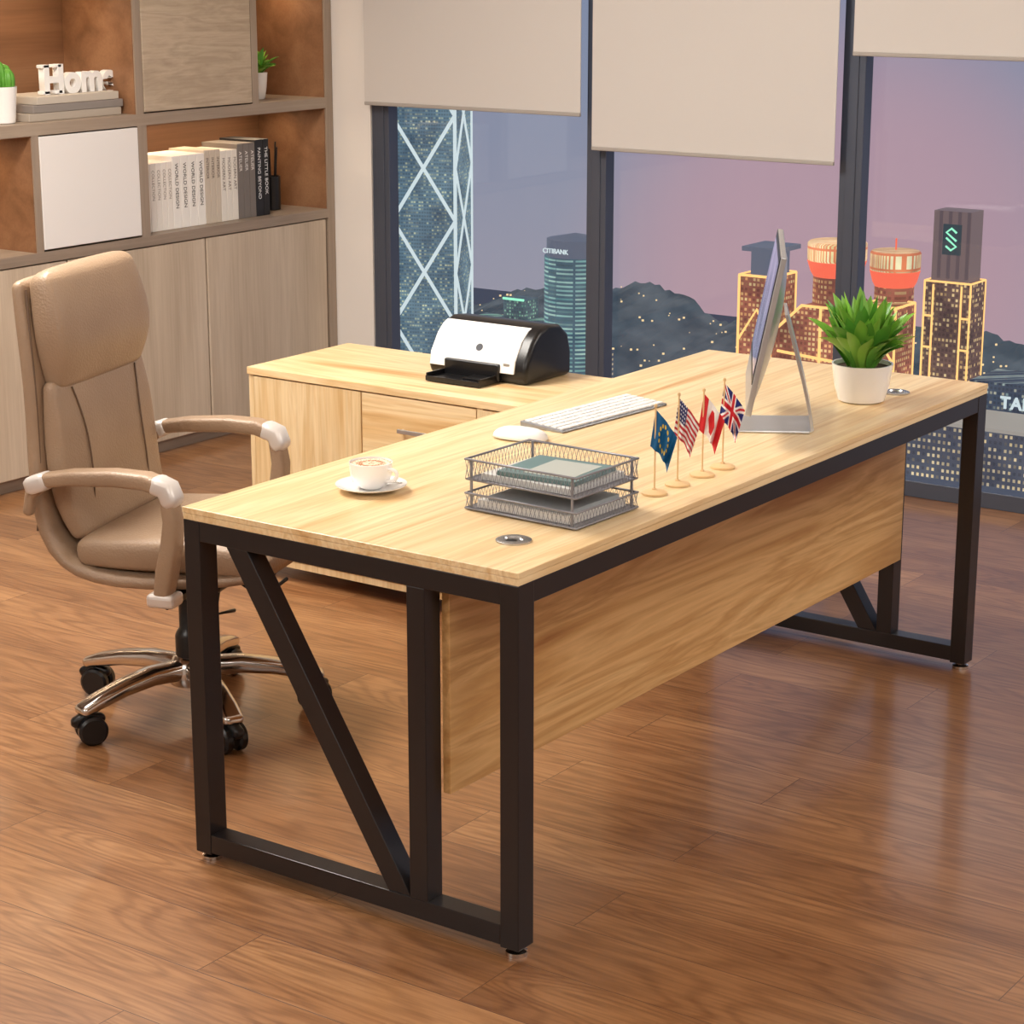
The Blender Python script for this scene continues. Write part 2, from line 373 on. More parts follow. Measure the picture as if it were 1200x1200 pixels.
# side cabinet
g=group('side_cabinet',(1.62,.83,0))
cd=.46;cl=1.26;zt=.63
box('cabinet_top',(-.004,cd),(0,cl+.004),(zt-.022,zt),oakY,g,bevel=.0015)
boxes('carcass',[((0,cd),(cl-.018,cl),(.045,zt-.022)),((0,cd),(0,.018),(.045,zt-.022)),((.0,cd),(.018,cl-.018),(.045,.065)),((cd-.01,cd),(.018,cl-.018),(.065,zt-.022)),((.0,cd-.01),(.42,.44),(.065,zt-.022)),((.02,cd-.01),(.83,.85),(.065,zt-.022))],oakZ,g)
box('door_left',(-.002,.016),(.842,cl-.02),(.067,zt-.026),oakZ,g,bevel=.001)
for i,(a,b_) in enumerate([(.067,.24),(.243,.42),(.423,zt-.026)]):
    box('drawer_%d'%i,(-.002,.016),(.442,.838),(a,b_),oakY,g,bevel=.001)
    boxes('handle_%d'%i,[((-.022,-.014),(.59,.70),((a+b_)/2-.006,(a+b_)/2+.006)),((-.016,0),(.595,.603),((a+b_)/2-.004,(a+b_)/2+.004)),((-.016,0),(.687,.695),((a+b_)/2-.004,(a+b_)/2+.004))],alu,g,bevel=.002)
box('door_right',(-.002,.016),(.02,.438),(.067,zt-.026),oakZ,g,bevel=.001)
for i,(x,y) in enumerate([(.03,.03),(.03,cl-.03),(cd-.03,.03),(cd-.03,cl-.03)]):
    lathe('foot_%d'%i,[(.02,0),(.02,.045)],blackp,g,loc=(x,y,0),n=20)

# ---------------------------------------------------------------- printer
g=group('inkjet_printer',(1.96,1.43,zt+.001))
bw=.17
pf=[(-.115,.0),(-.125,.03),(-.118,.065),(-.085,.115),(-.055,.142),(-.01,.156),(.05,.15),(.09,.12),(.105,.07),(.105,.0)]
prism('body',pf,-bw,bw,blackp,g,bevel=.014,seg=4,smooth=True)
wp=[(-.130,.030),(-.123,.066),(-.09,.116),(-.062,.140),(-.040,.149),(-.040,.142),(-.062,.132),(-.085,.108),(-.112,.062),(-.118,.030)]
prism('white_cover',wp,-bw+.038,bw-.010,whitep,g,bevel=.002,seg=2)
boxes('paper_outlet',[((-.136,-.1),(-.085,.105),(.004,.054))],blackp,g,bevel=.006,seg=3)
boxes('output_tray',[((-.215,-.115),(-.075,.105),(.004,.010)),((-.19,-.11),(-.07,.0),(.010,.018))],blackp,g,bevel=.002)
boxes('tray_rims',[((-.215,-.115),(.103,.108),(.002,.024)),((-.215,-.115),(-.078,-.073),(.002,.024)),((-.218,-.212),(-.078,.108),(.002,.016))],blackp,g,bevel=.001)
lathe('round_emblem',[(.011,0),(.011,.001),(0,.001)],mat('emblem_grey',(50,52,60),.4),g,xf=T(-.1075,.0,.091)@R('Y',radians(-58)),n=24)
boxes('button_strip',[((-.1262,-.122),(-bw+.055,-bw+.075),(.05,.058))],alu,g)

# ---------------------------------------------------------------- coffee cup
g=group('coffee_cup',(.315,.585,.7505))
lathe('saucer',[(.03,0),(.032,.002),(.05,.005),(.072,.013),(.073,.015),(.05,.008),(.03,.005),(0,.005)],ceramic,g,n=64)
lathe('cup',[(.022,.006),(.026,.009),(.038,.02),(.043,.036),(.0445,.060),(.0425,.0605),(.040,.05),(0,.05)],ceramic,g,n=64)
cof,N,L,b=newmat('latte');t=N.new('ShaderNodeTexCoord');wv=N.new('ShaderNodeTexWave');wv.wave_type='RINGS';wv.rings_direction='Z';wv.inputs['Scale'].default_value=14;wv.inputs['Distortion'].default_value=5;wv.inputs['Detail'].default_value=1;wv.inputs['Detail Scale'].default_value=20
L.new(t.outputs['Object'],wv.inputs[0]);r=ramp(N,[(.3,(170,104,50)),(.6,(244,226,198))]);L.new(wv.outputs['Fac'],r.inputs[0]);L.new(r.outputs[0],b.inputs['Base Color']);b.inputs['Roughness'].default_value=.35
lathe('latte_foam',[(.0418,.0565),(0,.0565)],cof,g,n=48)
wires('handle',[[(.0,-.038,.050),(.004,-.06,.052),(.006,-.068,.038),(.004,-.055,.024),(0,-.036,.024)]],.0038,ceramic,g,smooth=True)
wires('spoon',[[(.045,-.045,.012),(.03,.02,.012)]],.002,chrome,g)

# ---------------------------------------------------------------- letter tray
g=group('letter_tray',(.292,.072,.7505),radians(-2))
tx,ty=.208,.266
gray=mat('silver_wire',(140,140,146),.4,.4)
def rect(z,i=0): return [(i,i,z),(tx-i,i,z),(tx-i,ty-i,z),(i,ty-i,z)]
wires('rims',[rect(.004),rect(.034),rect(.062,.002),rect(.102)],.0024,gray,g,cyclic=True)
wires('posts',[[(x,y,.0),(x,y,.102)] for x in (.004,tx-.004) for y in (.012,ty-.012)],.003,gray,g)
ln=[]
def side(p,q,z0,z1,n):
    for i in range(n):
        a=Vector(p).lerp(Vector(q),i/n);c=Vector(p).lerp(Vector(q),(i+1)/n)
        ln.append([(a.x,a.y,z0),(c.x,c.y,z1)]);ln.append([(c.x,c.y,z0),(a.x,a.y,z1)])
for z0,z1 in ((.004,.034),(.062,.102)):
    side((0,0),(tx,0),z0,z1,20);side((0,0),(0,ty),z0,z1,26);side((tx,0),(tx,ty),z0,z1,26);side((0,ty),(tx,ty),z0,z1,20)
wires('mesh_sides',ln,.0006,gray,g,res=0)
boxes('tray_plates',[((.002,tx-.002),(.002,ty-.002),(.003,.005)),((.004,tx-.004),(.004,ty-.004),(.061,.0618))],gray,g)
box('paper_stack',(.012,tx-.012),(.02,ty-.02),(.0055,.022),mat('papers',(222,220,216),.7),g,bevel=.001)
box('notebook_lower',(.02,tx-.02),(.03,ty-.04),(.0222,.03),mat('nb1',(160,166,170),.5),g,bevel=.001)
box('magazine',(.012,tx-.016),(.022,ty-.03),(.0625,.076),mat('nb2',(205,206,204),.5),g,bevel=.001)
box('notebook_upper',(.02,tx-.03),(.03,ty-.06),(.0765,.086),mat('nb3',(98,128,130),.4),g,bevel=.001,xf=T(.1,.13,0)@R('Z',.08)@T(-.1,-.13,0))
box('photo_cover',(.035,tx-.05),(.05,ty-.11),(.0862,.0866),mat('nb4',(176,182,176),.4),g,xf=T(.1,.13,0)@R('Z',.08)@T(-.1,-.13,0))

# ---------------------------------------------------------------- keyboard & mouse
g=group('keyboard',(1.175,.603,.7505),radians(-5))
kl,kw=.40,.125
prism('case',[(-kw/2,0),(kw/2,0),(kw/2,.012),(-kw/2,.005)],-kl/2,kl/2,alud,g,plane='YZ',bevel=.002)
ks=[]
for r_ in range(6):
    y0=-kw/2+.006+r_*.019;x=-kl/2+.006;tot=kl-.012
    ws=[1]*14
    if r_==0:ws=[1,1,1,1.2,5.2,1.2,1,1,1,1]
    if r_ in(1,):ws=[2.1]+[1]*10+[2.1]
    u=tot/sum(ws)
    z=.005+(.007)*((y0+kw/2)/kw)+.001
    for w_ in ws:
        ks.append(((x+.002,x+u*w_-.002),(y0,y0+.0155),(z-.001,z+.003)));x+=u*w_
boxes('keys',ks,whitep,g,bevel=.0008)
g=group('computer_mouse',(.872,.605,.7505),radians(8))
V=[];F=[];n=32;mm=8
for j in range(mm+1):
    ph=j/mm*pi/2
    for i in range(n):
        a=2*pi*i/n;c,s_=cos(a),sin(a)
        V.append((.035*cos(ph)**.7*copysign(abs(c)**.8,c),.066*cos(ph)**.6*copysign(abs(s_)**.85,s_),.003+.024*sin(ph)))
for j in range(mm):
    for i in range(n):F.append((j*n+i,j*n+(i+1)%n,(j+1)*n+(i+1)%n,(j+1)*n+i))
F.append(tuple(range(n)))
mesh('shell',V,F,whitep,g,smooth=True)
lathe('base',[(.028,0),(.030,.003),(0,.004)],alud,g,xf=Matrix.Diagonal((1,2.0,1,1)))

# ---------------------------------------------------------------- monitor
g=group('desktop_computer_monitor',(1.32,.213,.7505),.508)
prism('foot_plate',[(-.085,0),(.09,0),(.09,.004),(-.085,.006)],-.085,.085,alu,g,plane='YZ',bevel=.0015)
pr=[(-.080,.004),(-.0865,.008),(-.079,.05),(-.062,.12),(-.03,.235),(-.02,.27)]
V=[];F=[]
for x0,x1,i0,i1 in [(-.085,-.03,0,5),(.03,.085,0,5),(-.03,.03,0,1),(-.03,.03,2,5)]:
    for k in range(i0,i1):
        (a,b_),(c,d)=pr[k],pr[k+1];n=len(V);t=.007
        V+=[(x0,a,b_),(x1,a,b_),(x1,c,d),(x0,c,d),(x0,a-t,b_),(x1,a-t,b_),(x1,c-t,d),(x0,c-t,d)]
        F+=[tuple(n+q for q in f) for f in ((0,1,2,3),(7,6,5,4),(0,4,5,1),(1,5,6,2),(2,6,7,3),(3,7,4,0))]
mesh('neck',V,F,alu,g)
tl=radians(11)
px=T(0,.06,.072)@R('X',tl)
pw=.24;phh=.355
V=[];F=[];nx,nz=16,12
for i in range(nx+1):
    for j in range(nz+1):
        u=i/nx*2-1;v=j/nz*2-1
        V.append(px@Vector((u*pw,-.006-.03*(1-u*u)**.8*(1-v*v)**.6 if abs(u)<1 and abs(v)<1 else -.006,(v+1)/2*phh)))
for i in range(nx):
    for j in range(nz):
        a=i*(nz+1)+j;F.append((a,a+1,a+nz+2,a+nz+1))
mesh('back_shell',V,F,alu,g,smooth=True)
box('front_frame',(-pw,pw),(-.010,.003),(0,phh),alu,g,bevel=.002,xf=px)
box('glass_bezel',(-pw+.002,pw-.002),(.003,.0045),(.07,phh-.002),blackp,g,xf=px)
scr,N,L,b=newmat('screen_image');b.inputs['Base Color'].default_value=lin((70,70,95));b.inputs['Roughness'].default_value=.15
t=N.new('ShaderNodeTexCoord');n=N.new('ShaderNodeTexNoise');n.inputs['Scale'].default_value=6;L.new(t.outputs['Object'],n.inputs[0]);r=ramp(N,[(.35,(90,80,115)),(.65,(175,160,190))]);L.new(n.outputs['Fac'],r.inputs[0]);L.new(r.outputs[0],b.inputs['Emission Color']);b.inputs['Emission Strength'].default_value=.6
box('screen',(-pw+.018,pw-.018),(.0045,.0052),(.088,phh-.018),scr,g,xf=px)

# ---------------------------------------------------------------- potted plant
leafy('potted_plant',(1.69,.17,.7505),84,.13,.205,.042,.074,.092,seed=3,spread=.9,curl=1.1)

# ---------------------------------------------------------------- flags
vc,N,L,b=newmat('flag_cloth');at=N.new('ShaderNodeVertexColor');at.layer_name='Col';L.new(at.outputs[0],b.inputs['Base Color']);b.inputs['Roughness'].default_value=.6
woodpole=mat('pale_wood',(225,190,140),.5)
def f_us(u,v):
    if u<.42 and v<.54:
        return (235,235,240) if ((u*24)%2<.7 and (v*18)%2<.7) else (38,44,100)
    return (190,30,45) if int(v*13)%2==0 else (240,238,235)
def f_uk(u,v):
    if abs(u-.5)<.05 or abs(v-.5)<.08:return (200,20,40)
    if abs(u-.5)<.09 or abs(v-.5)<.15:return (245,245,245)
    d=min(abs(u-v),abs(u-(1-v)))
    if d<.04:return (200,20,40)
    if d<.11:return (245,245,245)
    return (25,40,120)
def f_ca(u,v):
    if u<.25 or u>.75:return (205,25,35)
    if abs(u-.5)<.14*(1-abs(v-.5)*2.4)+.02 and abs(v-.5)<.32:return (205,25,35)
    return (245,243,240)
def f_eu(u,v):
    for k in range(12):
        if hypot((u-.5)*1.5-.33*cos(k*pi/6),(v-.5)-.33*sin(k*pi/6))<.055:return (240,205,60)
    return (6,92,142)
def flag(loc,fn,h,flip=0.,seed=0):
    g=group('table_flag',loc)
    lathe('base',[(.026,0),(.026,.004),(.02,.007),(.005,.009),(.004,.012)],woodpole,g)
    lathe('pole',[(.0018,.008),(.0018,h),(.0035,h+.001),(.003,h+.006),(0,h+.008)],woodpole,g,n=12)
    nu,nv=84,60;V=[];C=[]
    rnd=random.Random(seed);p1=rnd.uniform(0,6)
    W=.044;Hh=.076
    for i in range(nu+1):
        for j in range(nv+1):
            u=i/nu;v=j/nv
            droop=u*.068
            x=(u*W*(1-.45*v*u))-.010*v*(1-u)
            amp=.011*(u**.6)*(.35+v)
            y=amp*sin(u*15+p1+v*1.2)
            z=h-.004-v*Hh*(1-.1*u)-droop*(.75+.25*u)*.85
            V.append((x*cos(flip)-y*sin(flip),x*sin(flip)+y*cos(flip),z))
            C.append(lin(fn(u,v)))
    F=[(i*(nv+1)+j,i*(nv+1)+j+1,(i+1)*(nv+1)+j+1,(i+1)*(nv+1)+j) for i in range(nu) for j in range(nv)]
    me=bpy.data.meshes.new('cloth');me.from_pydata(V,[],F);me.update()
    ca=me.color_attributes.new('Col','FLOAT_COLOR','POINT')
    for k,c in enumerate(C):ca.data[k].color=c
    finish('cloth',me,vc,g,smooth=True)
    return g
fr_=radians(-58)
flag((.62,.10,.7505),f_eu,.178,fr_,1)
flag((.71,.10,.7505),f_us,.186,fr_,2)
flag((.81,.10,.7505),f_ca,.178,fr_,3)
flag((.895,.10,.7505),f_uk,.186,fr_,4)

# ---------------------------------------------------------------- chair
ch=group('office_chair',(.64,1.42,0),radians(17))
loft('outer_shell',[(-.255,.425,.235,.018),(-.18,.412,.25,.02),(0,.395,.255,.022),(.12,.398,.255,.022),(.20,.425,.25,.024),(.245,.49,.25,.026),(.26,.6,.25,.026),(.262,.72,.245,.026),(.265,.84,.24,.026),(.278,.96,.235,.026),(.292,1.06,.225,.022)],leather,ch,sub=1)
loft('seat_cushion',[(-.275,.445,.225,.034),(-.24,.462,.24,.044),(-.12,.468,.245,.047),(.02,.458,.245,.047),(.14,.455,.24,.042)],leather,ch,ex=5,sub=1)
loft('back_cushion',[(.175,.50,.215,.028),(.2,.56,.228,.036),(.212,.66,.232,.038),(.218,.76,.228,.034),(.225,.83,.22,.024)],leather,ch,ex=5,sub=1)
loft('headrest',[(.222,.855,.205,.034),(.215,.91,.22,.05),(.222,.98,.222,.052),(.24,1.065,.21,.04)],leather,ch,ex=5,sub=1)
def seam(x): return [(x,.166,.50),(x*.96,.1615,.58),(x*.9,.1715,.68),(x*.96,.1825,.76),(x*1.1,.199,.83)]
wires('back_seams',[seam(-.14),seam(.14)],.0022,leatherd,ch,smooth=True)
wires('edge_piping',[[(sx*.236,.262,.50),(sx*.236,.245,.6),(sx*.232,.248,.72),(sx*.228,.25,.84),(sx*.222,.262,.96),(sx*.21,.272,1.06)] for sx in (-1,1)],.003,leatherd,ch,smooth=True)
satin=mat('satin_metal',(226,220,214),.38,.35)
for s_,nm in ((-1,'right'),(1,'left')):
    x0=s_*.295
    loft('armrest_pad_'+nm,[(.205,.640,.025,.016),(.13,.652,.028,.018),(.02,.660,.029,.019),(-.06,.658,.029,.019),(-.10,.645,.028,.018)],leather,ch,x0=x0,ex=4)
    loft('armrest_post_'+nm,[(-.112,.62,.024,.017),(-.120,.57,.025,.019),(-.114,.51,.026,.022),(-.10,.45,.026,.023),(-.09,.395,.024,.020)],leather,ch,x0=x0,ex=4)
    loft('armrest_rear_'+nm,[(.215,.625,.022,.014),(.245,.60,.018,.014),(.255,.56,.014,.012)],leather,ch,x0=s_*.28,ex=3)
    loft('arm_corner_cap_'+nm,[(-.088,.651,.030,.021),(-.110,.643,.030,.022),(-.120,.620,.030,.020)],satin,ch,x0=x0,ex=4)
    loft('arm_rear_cap_'+nm,[(.20,.638,.029,.021),(.228,.628,.029,.021)],satin,ch,x0=x0,ex=4)
    box('arm_bracket_'+nm,sorted((x0-s_*.03,x0+s_*.028)),(-.125,-.055),(.368,.400),satin,ch,bevel=.01,seg=3)
    box('arm_tie_'+nm,sorted((s_*.05,s_*.27)),(-.11,-.06),(.366,.382),blackp,ch,bevel=.003)
boxes('tilt_mechanism',[((-.08,.08),(-.12,.12),(.335,.375)),((-.05,.05),(-.07,.07),(.30,.34))],blackp,ch,bevel=.01,seg=3)
wires('tilt_lever',[[(-.06,-.02,.345),(-.17,-.04,.34),(-.2,-.045,.33)],[(-.04,-.1,.33),(-.12,-.13,.30),(-.02,-.13,.28)],[(.06,-.1,.33),(.1,-.15,.28),(.2,-.17,.3)]],.005,blackp,ch)
lathe('gas_column',[(.036,.09),(.036,.2),(.032,.21),(.025,.22),(.025,.315)],blackp,ch)
lathe('hub',[(.03,.075),(.052,.08),(.058,.1),(.055,.13),(.038,.15),(.03,.152)],chrome,ch)
for k,a in enumerate((169,241,313,25,97)):
    th0=radians(a)-radians(17)
    M=R('Z',th0+pi/2)
    loft('star_arm_%d'%k,[(-.035,.118,.030,.025),(-.12,.122,.029,.022),(-.2,.112,.028,.019),(-.27,.096,.027,.017),(-.31,.084,.025,.014)],chrome,ch,xf=M,ex=3)
    W0=M@T(0,-.305,0)@R('Z',radians(35*(k%3)-20))
    for sx in (-1,1):
        lathe('wheel_%d_%d'%(k,(sx+1)//2),[(.014,-.012),(.029,-.012),(.035,-.007),(.035,.007),(.029,.012),(.014,.012)],blackp,ch,xf=W0@T(sx*.020,.012,.0355)@R('Y',pi/2),n=28)
    loft('caster_hood_%d'%k,[(-.022,.055,.014,.014),(.0,.066,.014,.014),(.034,.058,.014,.013)],blackp,ch,xf=W0,ex=3)
    lathe('caster_stem_%d'%k,[(.007,.05),(.007,.08)],chrome,ch,xf=W0,n=12)

# ---------------------------------------------------------------- city outside
def winmat(name,base,lits,sx,sz,thr,estr=1.0,fx=.6,fz=.55,low=None):
    m,N,L,b=newmat(name)
    t=N.new('ShaderNodeTexCoord');sp_=N.new('ShaderNodeSeparateXYZ');L.new(t.outputs['Object'],sp_.inputs[0])
    a=N.new('ShaderNodeMath');a.operation='ADD';L.new(sp_.outputs[0],a.inputs[0]);L.new(sp_.outputs[1],a.inputs[1])
    cb=N.new('ShaderNodeCombineXYZ')
    q=[]
    for src,s in ((a.outputs[0],sx),(sp_.outputs[2],sz)):
        k=N.new('ShaderNodeMath');k.operation='MULTIPLY';k.inputs[1].default_value=1/s;L.new(src,k.inputs[0])
        f=N.new('ShaderNodeMath');f.operation='FLOOR';L.new(k.outputs[0],f.inputs[0])
        r_=N.new('ShaderNodeMath');r_.operation='FRACT';L.new(k.outputs[0],r_.inputs[0]);q.append((f,r_))
    L.new(q[0][0].outputs[0],cb.inputs[0]);L.new(q[1][0].outputs[0],cb.inputs[1])
    wn=N.new('ShaderNodeTexWhiteNoise');wn.noise_dimensions='3D';L.new(cb.outputs[0],wn.inputs['Vector'])
    g1=N.new('ShaderNodeMapRange');g1.inputs[1].default_value=thr-.12;g1.inputs[2].default_value=thr+.25;L.new(wn.outputs['Value'],g1.inputs[0])
    l1=N.new('ShaderNodeMath');l1.operation='LESS_THAN';l1.inputs[1].default_value=fx;L.new(q[0][1].outputs[0],l1.inputs[0])
    l2=N.new('ShaderNodeMath');l2.operation='LESS_THAN';l2.inputs[1].default_value=fz;L.new(q[1][1].outputs[0],l2.inputs[0])
    m1=N.new('ShaderNodeMath');m1.operation='MULTIPLY';L.new(l1.outputs[0],m1.inputs[0]);L.new(l2.outputs[0],m1.inputs[1])
    m2=N.new('ShaderNodeMath');m2.operation='MULTIPLY';L.new(m1.outputs[0],m2.inputs[0]);L.new(g1.outputs[0],m2.inputs[1])
    rr=ramp(N,[(0,lits[0]),(1,lits[-1])]);L.new(wn.outputs['Color'],rr.inputs[0])
    dk=N.new('ShaderNodeMixRGB');dk.inputs[1].default_value=lin(base);dk.inputs[2].default_value=lin(tuple(v*.82 for v in base));L.new(m1.outputs[0],dk.inputs[0])
    mxx=N.new('ShaderNodeMixRGB');L.new(m2.outputs[0],mxx.inputs[0]);L.new(dk.outputs[0],mxx.inputs[1]);L.new(rr.outputs[0],mxx.inputs[2])
    nz_=N.new('ShaderNodeTexNoise');nz_.inputs['Scale'].default_value=.8;nz_.inputs['Detail'].default_value=4;L.new(t.outputs['Object'],nz_.inputs['Vector'])
    rz_=ramp(N,[(.3,(165,168,180)),(.7,(255,255,255))]);L.new(nz_.outputs['Fac'],rz_.inputs[0])
    mu=N.new('ShaderNodeMixRGB');mu.blend_type='MULTIPLY';mu.inputs[0].default_value=1;L.new(mxx.outputs[0],mu.inputs[1]);L.new(rz_.outputs[0],mu.inputs[2])
    b.inputs['Base Color'].default_value=(.01,.01,.012,1);b.inputs['Roughness'].default_value=.6
    L.new(mu.outputs[0],b.inputs['Emission Color']);b.inputs['Emission Strength'].default_value=estr  # whole facade emits, dusk light and haze put into its wall colour
    return m
def glow(name,c,s=1): return mat(name,(5,5,5),.6,emit=c,estr=s)
boc=winmat('tower_glass',(108,138,154),[(160,184,174),(216,218,176)],.10,.13,.68,fx=.75,fz=.5)
teal=winmat('teal_tower',(90,120,134),[(122,190,186),(196,232,214)],.5,.15,.1,fx=.95,fz=.42)
brown=winmat('brown_tower',(120,92,84),[(236,186,122),(255,226,166)],.13,.16,.55)
redt=winmat('red_tower',(176,104,84),[(246,166,104),(255,228,160)],.15,.17,.35)
crown=winmat('lit_crown',(240,140,96),[(255,232,160),(255,244,196)],.10,.5,.0,fx=.6,fz=.85,estr=1.1)
dark=winmat('dark_block',(78,90,108),[(214,196,158),(165,198,196)],.12,.14,.6)
dark2=winmat('hotel_block',(88,94,108),[(236,208,150),(250,230,186)],.15,.20,.34,fx=.5,fz=.45)
green=winmat('green_block',(84,106,116),[(124,206,165),(190,228,195)],.12,.13,.5)
orange_l=glow('orange_neon',(255,196,120),1.4);white_l=glow('white_neon',(206,222,226),1.05);yell=glow('yellow_glow',(255,220,150),1.3);redl=glow('red_neon',(236,104,80),1.2)
greenl=glow('green_neon',(150,240,200),1.2);roof=glow('roof_dark',(92,100,118),1)  # roof tone is emitted as painted dusk light, not a lamp
GZ=-26
def edges(x,y,z):
    P=boxV(x,y,z);E=[(0,1),(2,3),(4,5),(6,7),(0,2),(4,6),(0,4),(2,6),(1,3),(5,7),(1,5),(3,7)]
    return [[P[a],P[b_]] for a,b_ in E]
g=group('braced_skyscraper',(62.9,48.0,GZ),radians(22))
hw=1.22;zt_=38
box('shaft',(-hw,hw),(-hw,hw),(0,zt_),boc,g)
ln=[]
seg=3.9
corners=[(-hw,-hw),(-hw,hw),(hw,hw),(hw,-hw)]
for k in range(4):
    a=corners[k];c=corners[(k+1)%4];n_=int(zt_/seg)
    for i in range(n_):
        z0=i*seg-(seg/2 if k%2 else 0)+seg/2;z1=z0+seg
        ln.append([(*a,z0),(*c,z1)]);ln.append([(*c,z0),(*a,z1)])
    ln.append([(*a,0),(*a,zt_)])
wires('braces',ln,.068,white_l,g)
g=group('round_skyscraper',(61.2,40.35,GZ))
lathe('drum',[(1.1,0),(1.1,16.9)],teal,g,n=48)
lathe('crown',[(1.02,16.9),(1.02,17.5),(0,17.7)],roof,g,n=48)
text('sign','CITIBANK',.24,(-1.14,0.62,17.08),(pi/2,0,-pi/2),white_l,g,ext=.02,align='LEFT')
g=group('low_rise_blocks',(66,0,GZ))
rnd=random.Random(4)
bl=[[],[],[]]
for i in range(60):
    y=rnd.uniform(24,56);x=rnd.uniform(0,4.2);w_=rnd.uniform(.7,1.4);top=rnd.uniform(7.5,10.6)
    if y>44: top+=rnd.uniform(1.0,2.6)
    bl[i%3].append(((x,x+w_),(y,y+w_*1.1),(0,top)))
bl[1]+=[((1,2),(46.6,47.6),(0,13.9)),((1.2,2.2),(48.3,49.3),(0,13.0)),((.8,1.6),(45.5,46.2),(0,13.2)),((2,3),(47.5,48.4),(0,12.6))]
for k,mm_ in enumerate((dark,green,dark2)): boxes('blocks_%d'%k,bl[k],mm_,g)
wires('roof_neon',[[(.98,46.6,13.92),(.98,47.6,13.92)],[(1.18,48.3,13.02),(1.18,49.3,13.02)]],.05,greenl,g)
g=group('twin_tower_complex',(60,0,GZ))
boxes('left_tower',[((0,1.6),(31.75,33.0),(0,17.0))],redt,g)
box('left_roof_plant',(.2,1.4),(31.9,32.7),(17.0,17.8),roof,g)
boxes('left_roof_slab',[((.0,1.6),(31.6,32.95),(17.8,17.95))],roof,g)
wires('left_neon',edges((-.03,1.6),(31.75,33.0),(8,17.0))+[[(-.05,33.0,14.8),(-.05,32.3,15.9),(-.05,31.75,14.8)]],.045,orange_l,g)
prism('gabled_hall',[(28.9,0),(31.75,0),(31.75,15.3),(30.9,16.1),(29.8,16.1),(28.9,15.0)],.5,3,redt,g,plane='YZ')
wires('hall_neon',[[(.45,31.75,15.3),(.45,30.9,16.1),(.45,29.8,16.1),(.45,28.9,15.0),(.45,28.9,9)],[(.45,31.75,14.5),(.45,28.9,14.3)],[(.45,31.75,13.2),(.45,28.9,13.0)],[(.45,30.2,16.1),(.45,30.2,13)]]+[[(.45,31.7,11.8),(.45,28.9,11.7)]],.05,orange_l,g)
boxes('hall_lights',[((.42,.46),(28.95+.35*i,29.15+.35*i),(12.1,12.8)) for i in range(8)],yell,g)
for i,(y,rr_,top) in enumerate([(30.25,.98,18.15),(28.15,.82,18.0)]):
    lathe('drum_%d'%i,[(rr_*.78,0),(rr_*.78,top-.8)],redt,g,loc=(1.6,y,0))
    lathe('drum_cap_%d'%i,[(rr_*.98,top-.62),(rr_*1.0,top-.56),(rr_*1.0,top-.06),(rr_*.94,top),(0,top+.03)],crown,g,loc=(1.6,y,0))
    lathe('drum_band_%d'%i,[(rr_*.78,top-1.15),(rr_*.88,top-1.0),(rr_*1.0,top-.64),(rr_*.85,top-.62)],redl,g,loc=(1.6,y,0))
    lathe('drum_mast_%d'%i,[(.03,top),(.03,top+.4)],redl,g,loc=(1.6,y,0),n=8)
box('right_tower',(0,1.4),(27.3,28.55),(0,16.4),redt,g)
wires('right_neon',edges((-.03,1.4),(27.3,28.55),(6,16.4))+[[(-.05,27.3,14.6),(-.05,27.95,15.5),(-.05,28.55,14.6)]],.045,orange_l,g)
g=group('stepped_skyscraper',(60,0,GZ))
box('shaft',(0,1.1),(24.8,26.35),(0,17.4),brown,g)
box('upper_shaft',(.1,1.0),(24.95,26.2),(17.4,19.6),mat('tower_cap',(5,5,5),emit=(116,98,98),estr=1),g)  # cap emits its hazy dusk tone, no lamp here
boxes('crown_fins',[((.06,.1),(24.97+.31*i,25.07+.31*i),(17.5,19.6)) for i in range(4)],glow('fins',(96,82,86)),g)  # fins emit a painted dusk tone, unlit parts
box('crown_panel',(.03,.09),(25.25,25.85),(18.25,19.2),glow('mark_dark',(60,70,76)),g)  # panel backing emits its dusk shade, only the emblem is lit
wires('crown_emblem',[[(.0,25.38,18.95),(0,25.55,19.08),(0,25.72,18.95),(0,25.38,18.7)],[(0,25.72,18.78),(0,25.38,18.52),(0,25.55,18.4),(0,25.72,18.52)]],.035,greenl,g)
ln=edges((-.03,1.1),(24.8,26.35),(6,17.4))
ln+=[[(-.04,25.1,7),(-.04,25.1,17.3)],[(-.04,26.05,7),(-.04,26.05,17.3)]]
for z in range(7,17):ln.append([(-.04,24.8,z+.3),(-.04,25.1,z+.3)]);ln.append([(-.04,26.05,z+.3),(-.04,26.35,z+.3)])
wires('neon',ln,.034,orange_l,g)
g=group('foreground_city_blocks',(52,0,GZ))
box('hotel',(0,2.1),(15.5,24.6),(0,14.75),dark2,g)
box('hotel_roof',(-.1,2.15),(15.5,24.7),(14.75,14.85),glow('cornice',(160,154,146),1),g)  # cornice glows with painted dusk light, no lamp
box('sign_block',(2.4,4.4),(14.5,22.3),(0,15.6),dark,g)
text('sign','TAL',.48,(2.3,21.3,14.92),(pi/2,0,-pi/2),white_l,g,ext=.02,off=.014,align='LEFT',sp=1.1)
box('teal_block',(4.6,6.4),(25,28),(0,14.2),green,g)
box('dark_block',(2.4,4.4),(23.0,26.5),(0,13.4),dark,g)
rid=[(55,-10.5),(48.5,-10.6),(45.5,-11.3),(44.1,-11.2),(42.2,-10.4),(40.8,-10.2),(39,-10.3),(37.6,-9.8),(36.3,-9.6),(35.3,-9.9),(33.5,-10.6),(32,-10.6),(30,-10.4),(27.1,-10.0),(24.5,-10.0),(23.1,-10.4),(20,-10.8),(14,-11.5),(5,-13)]
k=1.635;rid=[(-2.1+(y+2.1)*k,1.835+(z-1.835)*k) for y,z in rid]
